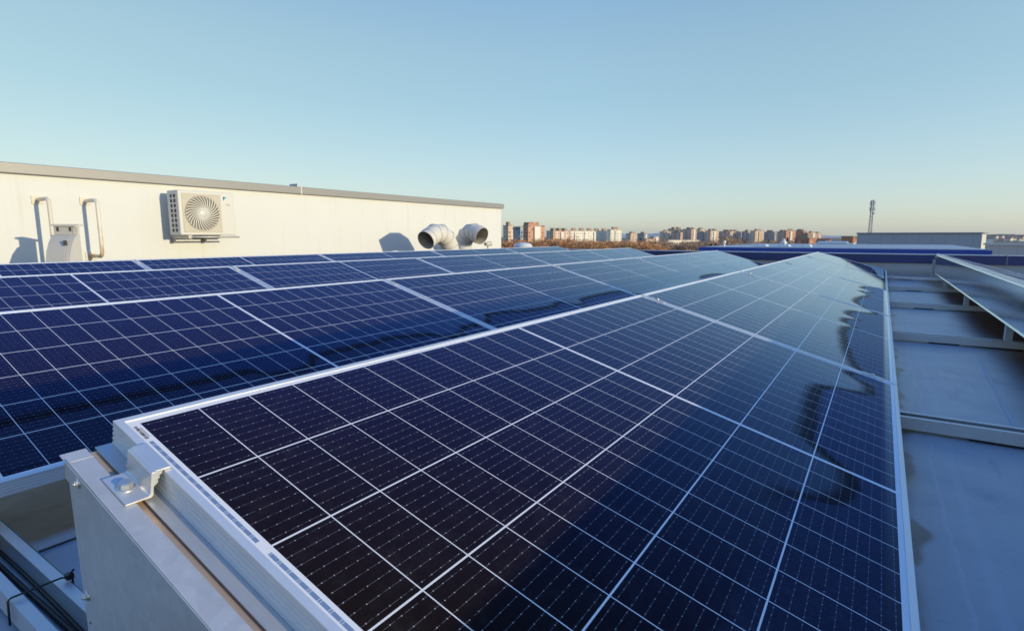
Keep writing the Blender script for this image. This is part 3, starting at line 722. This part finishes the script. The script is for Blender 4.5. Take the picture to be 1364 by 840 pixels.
MB().prism([(-.15,-.15),(hw+.1,-.15),(hw+ch+.2,ch*.8-.15),(hw+ch+.2,24.1),(-.15,24.1)], 'z', zt_+.003, zt_+.2).build('roof_edge', simple('hall_edge', (.26, .27, .32), .5), hall)
# right hand grey wall and white hut
ra, rb2 = on(1318.5, 326.5, Y=47), on(1430, 327, Y=47)
gw = empty('grey_building', (0, 47, GZ), label='low lavender grey building at the right edge beyond the parapet', cat='building')
MB().box((ra.x, 0, 0), (rb2.x+20, 2, ra.z-GZ)).build('wall', mat_clad('lavender_cladding', (.42, .42, .46), .9), gw)
MB().box((ra.x-.1, -.1, ra.z-GZ+.002), (rb2.x+20, 2, ra.z-GZ+.12)).build('roof_edge', simple('lav_edge', (.50, .50, .52), .5), gw)
h0, h1 = D_(1314, 318, 160), D_(1322.5, 318, 160)
hut = empty('white_block', (0, 0, GZ), label='small white flat roofed block right of the grey warehouse', cat='building')
MB().box((h0.x, h0.y, 0), (h1.x, h0.y+4, h0.z-GZ)).build('wall', simple('white_block_paint', (.82, .80, .74), .6), hut)
MB().box((h0.x-.1, h0.y-.1, h0.z-GZ+.003), (h1.x+.1, h0.y+4.1, h0.z-GZ+.2)).build('roof', FLASH, hut)
# dome skylight seen over the back row
dp = D_(697, 327, 22)
dm = empty('dome_skylight', (dp.x, dp.y, dp.z-.35), label='white translucent dome skylight rising behind the back row near the end of the wall', cat='skylight')
rr = 11.5*22/FPX; hh = dp.z
MB().lathe([(rr*math.cos(t*math.pi/2/8), .35 + rr*.36*math.sin(t*math.pi/2/8)) for t in range(9)], 32).build('dome', simple('dome_acrylic', (.72, .72, .72), .25), dm)
MB().lathe([(rr*1.06, 0), (rr*1.06, .35), (rr*.95, .36)], 32).build('upstand', simple('dome_curb', (.6, .58, .55), .5), dm)
# roof that carries the dome
db = MB().box((dp.x-14, 16, GZ), (dp.x+6.5, 27.5, dp.z-.352))
tag(db.build('annex_building', simple('annex_render', (.45, .42, .40), .7)), 'low grey annex building that carries the dome skylight', 'building')

# lattice mast
mp = D_(1158.5, 312, 300); mh = D_(1158.5, 267, 300).z
ms = empty('telecom_mast', (mp.x, mp.y, GZ), label='tall grey lattice telecom mast behind the grey warehouse', cat='mast')
MST = simple('mast_steel', (.20, .21, .24), .5, .3)
mb = MB(); Hm = mh - GZ; br = 1.25; trr = .62
def leg(k, t): a = 2*math.pi*k/4 + .5; r2 = br + (trr-br)*t; return Vector((r2*math.cos(a), r2*math.sin(a), Hm*t + .01))
for k in range(4): mb.tube([leg(k, 0), leg(k, 1)], .13, 6)
mb.build('legs', MST, ms)
mb = MB(); nb = 16
for i in range(nb):
    for k in range(4):
        mb.tube([leg(k, i/nb), leg((k+1) % 4, (i+1)/nb)], .055, 4); mb.tube([leg(k, (i+1)/nb), leg((k+1) % 4, (i+1)/nb)], .05, 4)
mb.build('bracing', MST, ms)
for (z_, n_, r_, hgt) in ((Hm-1.6, 3, 1.15, 2.4), (Hm-4.6, 3, 1.25, 2.2)):
    for k in range(n_):
        a = 2*math.pi*k/n_ + .3; c = Vector((r_*math.cos(a), r_*math.sin(a), z_))
        mb = MB(); mb.box((-.14, -.22, -hgt/2), (.14, .22, hgt/2), Matrix.Translation(c) @ Matrix.Rotation(a, 4, 'Z'))
        mb.tube([c, Vector((0,0,z_))], .06, 4); mb.build('antenna', simple('antenna_grey', (.42, .43, .46), .5) if 'antenna_grey' not in bpy.data.materials else bpy.data.materials['antenna_grey'], ms)
MB().lathe([(.0,0),(.45,.05),(.5,.25),(0,.25)], 16, Matrix.Translation((.95,-.5,Hm-7)) @ Matrix.Rotation(math.pi/2, 4, 'X')).build('dish', bpy.data.materials['antenna_grey'], ms)

# ------------------------------------------------------------------ the far town
def mat_block(name, col, win=(.10, .11, .13), fl=2.9, wd=3.0, pale=None, ww=.42, wh=.48):
    """brickwork with rows of recessed-looking dark glass between floor bands"""
    m = N(name); p = m.co('Object'); x, y, z = m.xyz(p)
    g = m.n('ShaderNodeNewGeometry').outputs['True Normal']; tr = m.n('ShaderNodeVectorTransform', vector_type='NORMAL', convert_from='WORLD', convert_to='OBJECT')
    m.put(tr.inputs[0], g); nx = m.M('ABSOLUTE', m.xyz(tr.outputs[0])[0])
    h = m.mixf(m.M('GREATER_THAN', nx, .5), x, y)
    fz_ = m.M('FRACT', m.M('DIVIDE', z, fl)); fh_ = m.M('FRACT', m.M('DIVIDE', h, wd))
    inw = m.M('MULTIPLY', m.M('LESS_THAN', m.M('ABSOLUTE', m.M('SUBTRACT', fz_, .55)), wh/2), m.M('LESS_THAN', m.M('ABSOLUTE', m.M('SUBTRACT', fh_, .5)), ww/2))
    idn = m.n('ShaderNodeTexWhiteNoise'); m.put(idn.inputs[0], m.vec(m.M('FLOOR', m.M('DIVIDE', h, wd)), m.M('FLOOR', m.M('DIVIDE', z, fl)), nx))
    bl = m.M('GREATER_THAN', idn.outputs[0], .62)
    n_ = m.noise(p, .15, 4); c = m.mix(n_, tuple(a*.85 for a in col), tuple(min(1, a*1.15) for a in col))
    if pale:
        bay = m.M('LESS_THAN', m.M('ABSOLUTE', m.M('SUBTRACT', m.M('FRACT', m.M('DIVIDE', h, wd*4)), .5)), .20)
        c = m.mix(bay, c, pale)
    c = m.mix(inw, c, m.mix(bl, win, (.45, .42, .36))); c = m.mix(m.M('MULTIPLY', m.M('LESS_THAN', fz_, .07), .35), c, (.5, .46, .40))
    m.set(base=c, rough=.75); return m.m
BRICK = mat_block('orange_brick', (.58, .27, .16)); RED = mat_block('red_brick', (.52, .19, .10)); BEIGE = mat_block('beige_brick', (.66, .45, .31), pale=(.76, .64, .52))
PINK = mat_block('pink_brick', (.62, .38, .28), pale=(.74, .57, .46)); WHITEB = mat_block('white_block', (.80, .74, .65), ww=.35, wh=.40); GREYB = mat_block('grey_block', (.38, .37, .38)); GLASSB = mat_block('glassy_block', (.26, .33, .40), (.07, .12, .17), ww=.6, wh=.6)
PALE = simple('pale_balcony', (.72, .69, .63), .6, 0, .05, .3); ROOFT = simple('flat_roof_grey', (.30, .27, .25), .8); HUTM = simple('roof_hut_brick', (.36, .24, .17), .8)
def block(name, xl, xm, xr, ytop, depth, mat, label, alpha=40, cat='apartment block', group='apartment blocks on the skyline', huts=1, depth_scale=1.0, base=GZ):
    """corner nearest us at xm; lit face xm..xr, shaded face xl..xm"""
    c = D_(xm, ytop, depth); th = math.atan2(-(c.x-CAM.x), c.y-CAM.y)
    phi = -(math.pi/2 - th) + R(alpha)
    b_ = max(1, (xr-xm))*depth/FPX/math.cos(R(alpha)); a_ = max(1, (xm-xl))*depth/FPX/math.sin(R(alpha))
    H = c.z - GZ
    root = empty(name, (c.x, c.y, GZ), (0, 0, phi), label, cat, group)
    MB().box((-a_, 0, 0), (0, b_, H)).build('wall', mat, root)
    MB().box((-a_-.3, -.3, H+.003), (.3, b_+.3, H+.5)).build('roof', ROOFT, root)
    rng = random.Random(int(xl*10))
    for i in range(huts):
        t = (i + .5)/huts; wy = b_/huts*.45
        MB().box((-a_*.7, b_*t-wy/2, H+.502), (-a_*.25, b_*t+wy/2, H+.5+2.6)).build('roof_hut', HUTM, root)
    nf = int(H/2.9)
    if b_ > 7:
        for i in range(max(1, int(b_/12))):
            y0 = b_*(i+.5)/max(1, int(b_/12)) - 1.6
            MB().box((0, y0, 3), (1.0, y0+3.2, H-1)).build('balcony_stack', PALE if rng.random() < .5 else mat, root)
    return root
block('apartment_block', 670, 677, 683.5, 300.8, 415, BEIGE, 'beige brick block with a white roof hut, right beside the end of the white wall')
block('apartment_block', 680, 693, 697, 302.5, 430, GLASSB, 'blue grey glassy block between two brick blocks near the white wall', huts=0)
b3 = block('apartment_block', 696.5, 703.5, 726, 300.5, 470, BRICK, 'tall orange red brick block with a white column of balconies')
c = D_(703.5, 296, 470); H3 = c.z - GZ; s_ = 470/FPX/math.cos(R(40))
MB().box((-7, .8, D_(703, 300.5, 470).z-GZ+.503), (-.5, 13*s_, H3)).build('roof_tower', RED, b3)
MB().box((.003, 7.5*s_, 4), (1.4, 15.5*s_, D_(703, 301.5, 470).z-GZ)).build('white_balcony_column', PALE, b3)
block('apartment_block', 728, 737, 760, 307.8, 560, PINK, 'long pinkish block at the left end of the white housing slab', huts=3)
block('apartment_block', 757, 760, 813, 307.6, 575, WHITEB, 'long low white housing slab with brown huts along its roof', huts=5)
block('apartment_block', 809, 813.5, 828, 306, 585, WHITEB, 'slightly taller white block closing the right end of the white slab', huts=1)
block('apartment_block', 834, 840, 849, 311, 900, BEIGE, 'small pale block right of the white slab')
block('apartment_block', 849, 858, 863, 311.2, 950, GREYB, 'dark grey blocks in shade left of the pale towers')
block('house', 866, 871, 878, 315.5, 800, PINK, 'low pink houses between the white slab and the brick towers', cat='house', huts=0, group='low houses in the distance')
block('apartment_block', 879, 884, 894, 308.6, 900, BEIGE, 'leftmost pale block of the brick tower cluster')
block('apartment_block', 890, 898, 910, 304.8, 960, BEIGE, 'tallest beige tower at the left of the brick cluster', huts=2)
block('apartment_block', 894, 906.5, 909.5, 309.5, 880, PINK, 'shaded pink block in front of the tallest beige tower')
block('apartment_block', 910, 921, 928, 305.2, 940, PINK, 'pink brick tower second from the tallest, with a stepped roof', huts=2)
block('apartment_block', 926, 932.5, 940, 305.5, 990, BEIGE, 'beige tower behind the grey white block in the cluster')
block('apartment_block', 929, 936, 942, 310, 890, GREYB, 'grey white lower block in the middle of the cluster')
block('apartment_block', 940, 946.5, 957, 307.4, 870, BEIGE, 'broad beige block with a long shaded side, right of the cluster middle', huts=2)
block('apartment_block', 958, 972.5, 986, 308.2, 940, PINK, 'wide two toned pink block left of the gap in the skyline', huts=3)
block('apartment_block', 989, 996, 1000.5, 308.4, 930, PINK, 'narrow pink tower just right of the gap in the skyline')
block('apartment_block', 1000, 1006, 1017, 307.5, 900, BEIGE, 'cream faced tower with a brown shaded side')
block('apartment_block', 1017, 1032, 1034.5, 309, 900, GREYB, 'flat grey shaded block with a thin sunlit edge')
block('apartment_block', 1035, 1046, 1050, 308.6, 930, PINK, 'reddish stepped block left of the tall red tower', huts=2)
block('apartment_block', 1045, 1047.5, 1059, 307.2, 860, BRICK, 'bright orange beige tower behind the orange brick hall')
block('apartment_block', 1058, 1070, 1074, 307.6, 900, RED, 'dark red brown tower in shade behind the orange brick hall', huts=2)
block('apartment_block', 1074, 1080, 1086, 310.3, 930, BEIGE, 'pale pink low tower right of the red brown tower')
block('apartment_block', 1083, 1087, 1094, 311, 940, BEIGE, 'rightmost cream block of the skyline')
block('long_low_building', 888.5, 890, 931, 320.0, 500, WHITEB, 'long low cream building among bare trees below the brick towers', cat='building', group=None, huts=0)
block('long_low_building', 858, 861, 872, 318.6, 560, PINK, 'low pinkish building among trees right of the white slab', cat='building', group=None, huts=0)
block('brick_hall', 1060, 1078, 1087, 317.7, 300, RED, 'bright orange red brick hall with a dark roof box', cat='building', group=None, huts=1)
block('brick_hall', 1123, 1136.5, 1141, 315.7, 260, RED, 'dark red brick building left of the grey warehouse', cat='building', group=None, huts=0)
lo = D_(1089, 324, 180); lo2 = D_(1138.5, 324, 180)
lh = empty('low_hall', (0, 0, GZ), label='low pale green grey shed with a pale sunlit end in front of the distant houses', cat='shed')
lm = D_(1129.5, 324, 180)
MB().box((lo.x, lo.y, 0), (lm.x, lo.y+9, lo.z-GZ)).build('wall', mat_clad('shed_cladding', (.42, .47, .46), 1.5), lh)
MB().box((lm.x+.01, lo.y-.3, 0), (lo2.x, lo.y+9, lo.z-GZ+.1)).build('sunlit_end', PALE, lh)  # sunlit end of the shed, its light put into a paler colour
MB().prism([(lo.y-.4, lo.z-GZ+.003), (lo.y+4.5, lo.z-GZ+.7), (lo.y+9.4, lo.z-GZ+.003)], 'x', lo.x-.2, lm.x).build('roof', simple('shed_roof', (.50, .55, .55), .5), lh)
# scattered small houses far right of the towers and on the right hill
def mat_house(name, c): return simple(name, c, .8, 0, .1, .2)
HM = [mat_house('house_cream', (.62, .52, .42)), mat_house('house_pink', (.55, .36, .27)), mat_house('house_white', (.72, .68, .62))]
TILE = simple('clay_roof_tile', (.32, .14, .08), .85)
hr = random.Random(11); hproto = []
for mi in range(3):
    h = empty('house'); MB().box((-5,-4,0),(5,4,6)).build('wall', HM[mi], h)
    MB().prism([(-4.5,6.003),(0,8.4),(4.5,6.003)], 'x', -5.4, 5.4).build('roof', TILE, h)
    MB().box((-2.5,-4.06,3.4),(-1.2,-4.002,4.8)).build('window', GREY_DARK, h); MB().box((1.2,-4.06,3.4),(2.5,-4.002,4.8)).build('window', GREY_DARK, h)
    hproto.append([h, False])
def put_house(px, py, d, z=None, s=1, label='', group=''):
    i = hr.randrange(3); h, used = hproto[i]
    if used: h = copy_tree(h)
    hproto[i][1] = True
    p = D_(px, py, d); h.location = (p.x, p.y, p.z - 8*s if z is None else z); h.scale = (s, s, s); h.rotation_euler = (0, 0, hr.uniform(-.9, .9))
    tag(h, label, 'house', group)
for i in range(26):
    px = 1093 + i*1.25 + hr.uniform(-.6, .6); d = hr.uniform(420, 800)
    put_house(px, 0, d, GZ, hr.uniform(.9, 1.3), 'small tiled house in the distant low estate left of the warehouse', 'distant estate houses left of the warehouse')

# hills on the right and a faint ridge behind the town
def hill(name, pts, depth, mat, label, thick=900):
    """ridge silhouette as a real rolling sheet: rises over its depth and falls again"""
    vs = []; fs = []; rows = 7; n = len(pts); rng = random.Random(len(pts))
    dense = []
    for i in range(n-1):
        for k in range(6):
            t = k/6; dense.append((pts[i][0]+(pts[i+1][0]-pts[i][0])*t, pts[i][1]+(pts[i+1][1]-pts[i][1])*t + rng.uniform(-.15, .15)))
    dense.append(pts[-1]); m = len(dense)
    for r_ in range(rows):
        t = r_/(rows-1); e = math.sin(math.pi*t)
        for (x, y) in dense:
            g = D_(x, y, depth); f = (Vector((g.x, g.y, 0)) - Vector((CAM.x, CAM.y, 0))).normalized()
            zt2 = GZ-2 + (g.z-GZ+2)*e; q = Vector((g.x, g.y, 0)) + f*thick*(t-.5)
            vs.append((q.x, q.y, zt2 + (rng.uniform(-1, 1)*3 if 0 < r_ < rows-1 and r_ != 3 else 0)))
    fs = [(r_*m+i, r_*m+i+1, (r_+1)*m+i+1, (r_+1)*m+i) for r_ in range(rows-1) for i in range(m-1)]
    return tag(MB().add(vs, fs, True).build(name, mat), label, 'hill', kind='structure')
def mat_hill(name, a, b, c_, sc):
    m = N(name); p = m.pos(); n_ = m.noise(p, sc, 6, .65); k = m.noise(p, sc*6, 4, .7)
    m.set(base=m.mix(m.step(k, .55, .7), m.mix(n_, a, b), c_), rough=.95); return m.m
hill('hill', [(1290,318),(1305,314),(1318,312.2),(1334,311.6),(1350,312),(1364,312.6),(1390,311),(1430,313),(1460,318)], 2300, mat_hill('scrub_hill', (.17, .13, .10), (.25, .20, .16), (.34, .28, .23), .01), 'dusty brown low hill at the right edge of the horizon')
hill('mountains', [(770, 315.5), (800, 313.7), (822, 310.7), (842, 312.7), (862, 311.7), (885, 309.7), (915, 310.2), (940, 309.0), (965, 310.2), (985, 308.7), (1010, 309.7), (1045, 311.7), (1085, 313.2), (1125, 314.4), (1170, 315.5)], 5200, mat_hill('far_mountain', (.42, .42, .44), (.50, .50, .52), (.54, .54, .56), .0006), 'faint pale mountain ridge on the horizon behind the apartment towers', 900)
for i in range(44):
    px = 1316 + hr.uniform(0, 50); py = hr.uniform(313.5, 322)
    p = D_(px, py, 1750)
    put_house(px, py, hr.uniform(1500, 1800), None, hr.uniform(.8, 1.5), 'tiny pale house scattered on the slope at the right edge', 'houses on the right hill slope')

# ------------------------------------------------------------------ winter trees
def mat_leaf(name, a, b):
    m = N(name); r_ = rnd(m); n_ = m.noise(m.co('Object'), .9, 3)
    m.set(base=m.mix(m.M('ADD', m.M('MULTIPLY', n_, .7), m.M('MULTIPLY', r_, .3)), a, b), rough=.9, spec=.2); return m.m
LEAF = [mat_leaf('dry_orange_twigs', (.40, .19, .09), (.58, .32, .17)), mat_leaf('bare_brown_twigs', (.33, .21, .14), (.50, .34, .23)), mat_leaf('yellow_leaves', (.42, .27, .07), (.55, .38, .11)), mat_leaf('dark_pine', (.03, .045, .022), (.07, .085, .045))]
BARK = simple('bark', (.10, .075, .055), .9)
def tree_proto(kind, seed, ever=False):
    rng = random.Random(seed); t = empty('tree' if not ever else 'pine_tree')
    H = 10.0; mb = MB(); mb.tube([(0,0,0),(.1,0,2.5),(0,.1,5),(0,0,8)], [.24,.19,.13,.03], 6)
    tips = []
    for k in range(11):
        a = rng.uniform(0, 6.28); z0 = rng.uniform(2, 6); L = rng.uniform(1.8, 3.6); e = rng.uniform(.5, 1.2)
        q = Vector((math.cos(a)*L*math.cos(e), math.sin(a)*L*math.cos(e), z0 + L*math.sin(e)))
        mb.tube([(0,0,z0), Vector((0,0,z0)).lerp(q, .5) + Vector((0,0,.2)), q], [.09,.06,.02], 5); tips.append(q)
    mb.build('trunk', BARK, t)
    cr = MB(); nleaf = 900 if not ever else 1100
    for i in range(nleaf):
        if ever:
            z = rng.uniform(1.2, 10); rad = max(.1, (10-z)/9*2.3)*math.sqrt(rng.random()); a = rng.uniform(0, 6.28); c = Vector((rad*math.cos(a), rad*math.sin(a), z)); s = rng.uniform(.15, .4)
        else:
            tip = rng.choice(tips + [Vector((0,0,7.5))]); c = tip + Vector((rng.gauss(0, .75), rng.gauss(0, .75), rng.gauss(.3, .8))); s = rng.uniform(.10, .30)
            if c.z < 1.5: continue
        d = Vector((rng.gauss(0,1), rng.gauss(0,1), rng.gauss(.4,1))).normalized(); e = d.cross(Vector((rng.gauss(0,1), rng.gauss(0,1), rng.gauss(0,1)))).normalized()
        ln = s*(2.6 if not ever else 1.4)
        cr.add([c - e*s*.5, c + e*s*.5, c + d*ln + e*s*.15, c + d*ln - e*s*.15], [(0,1,2,3)])
    cr.build('crown', LEAF[kind], t); return t
protos = {0: [[tree_proto(0, s), False] for s in (1,2,3)], 1: [[tree_proto(1, s), False] for s in (4,5,6)], 2: [[tree_proto(2, 8), False]], 3: [[tree_proto(3, 9, True), False], [tree_proto(3, 12, True), False]]}
TL = {0: 'dry orange brown tree in the winter belt below the left apartment blocks', 1: 'bare grey brown tree in the belt below the brick towers', 2: 'yellow leaved tree among the bare trees', 3: 'dark evergreen tree among the bare trees'}
TG = {0: 'orange brown trees below the left blocks', 1: 'grey brown trees below the brick towers', 2: 'yellow trees in the belt', 3: 'evergreens in the belt'}
tr = random.Random(5)
def plant(kind, px, py, d, widen=1.0):
    pr_ = tr.choice(protos[kind]); t = pr_[0]
    if pr_[1]: t = copy_tree(t)
    pr_[1] = True
    top = D_(px, py, d); s = (top.z - GZ)/10.0
    t.location = (top.x, top.y, GZ); t.scale = (s*widen, s*widen, s); t.rotation_euler = (0, 0, tr.uniform(0, 6.28))
    tag(t, TL[kind], 'tree', TG[kind])
for i in range(64):
    px = 664 + i*3.35 + tr.uniform(-2.5, 2.5)
    base = 318.5 if px < 760 else 319.5
    if 740 < px < 765: base = 316.5
    plant(0, px, base + tr.uniform(-1.8, 3.2), tr.uniform(190, 330), tr.uniform(1.1, 1.6))
for i in range(78):
    px = 850 + i*2.9 + tr.uniform(-2.5, 2.5)
    base = 321.5
    if 965 < px < 975: base = 317
    if px > 1050: base = 323
    plant(1, px, base + tr.uniform(-2.0, 3.0), tr.uniform(260, 480), tr.uniform(1.1, 1.7))
for px, py, d in ((845, 321, 230), (840, 324, 200), (798, 321, 250)): plant(2, px, py, d, 1.4)
for px, py, d in ((1023, 320.5, 330), (1049, 317, 380), (947, 325.5, 250), (953, 325, 260), (853, 317.5, 420), (1031, 323, 330), (992, 321, 380)): plant(3, px, py, d, 1.3)

# ------------------------------------------------------------------ the air
hm = bpy.data.materials.new('haze'); hm.use_nodes = True; ht = hm.node_tree
ht.nodes.remove(ht.nodes['Principled BSDF'])
pvn = ht.nodes.new('ShaderNodeVolumePrincipled'); pvn.inputs['Color'].default_value = (.86, .90, .98, 1); pvn.inputs['Density'].default_value = HAZE; pvn.inputs['Anisotropy'].default_value = .3
ht.links.new(pvn.outputs[0], [q for q in ht.nodes if q.type == 'OUTPUT_MATERIAL'][0].inputs['Volume'])
hz_ = MB().box((-7000, -400, GZ-1.5), (3500, 7000, 75)).build('haze', hm)
tag(hz_, 'thin pale winter haze over the town', 'haze', kind='stuff')
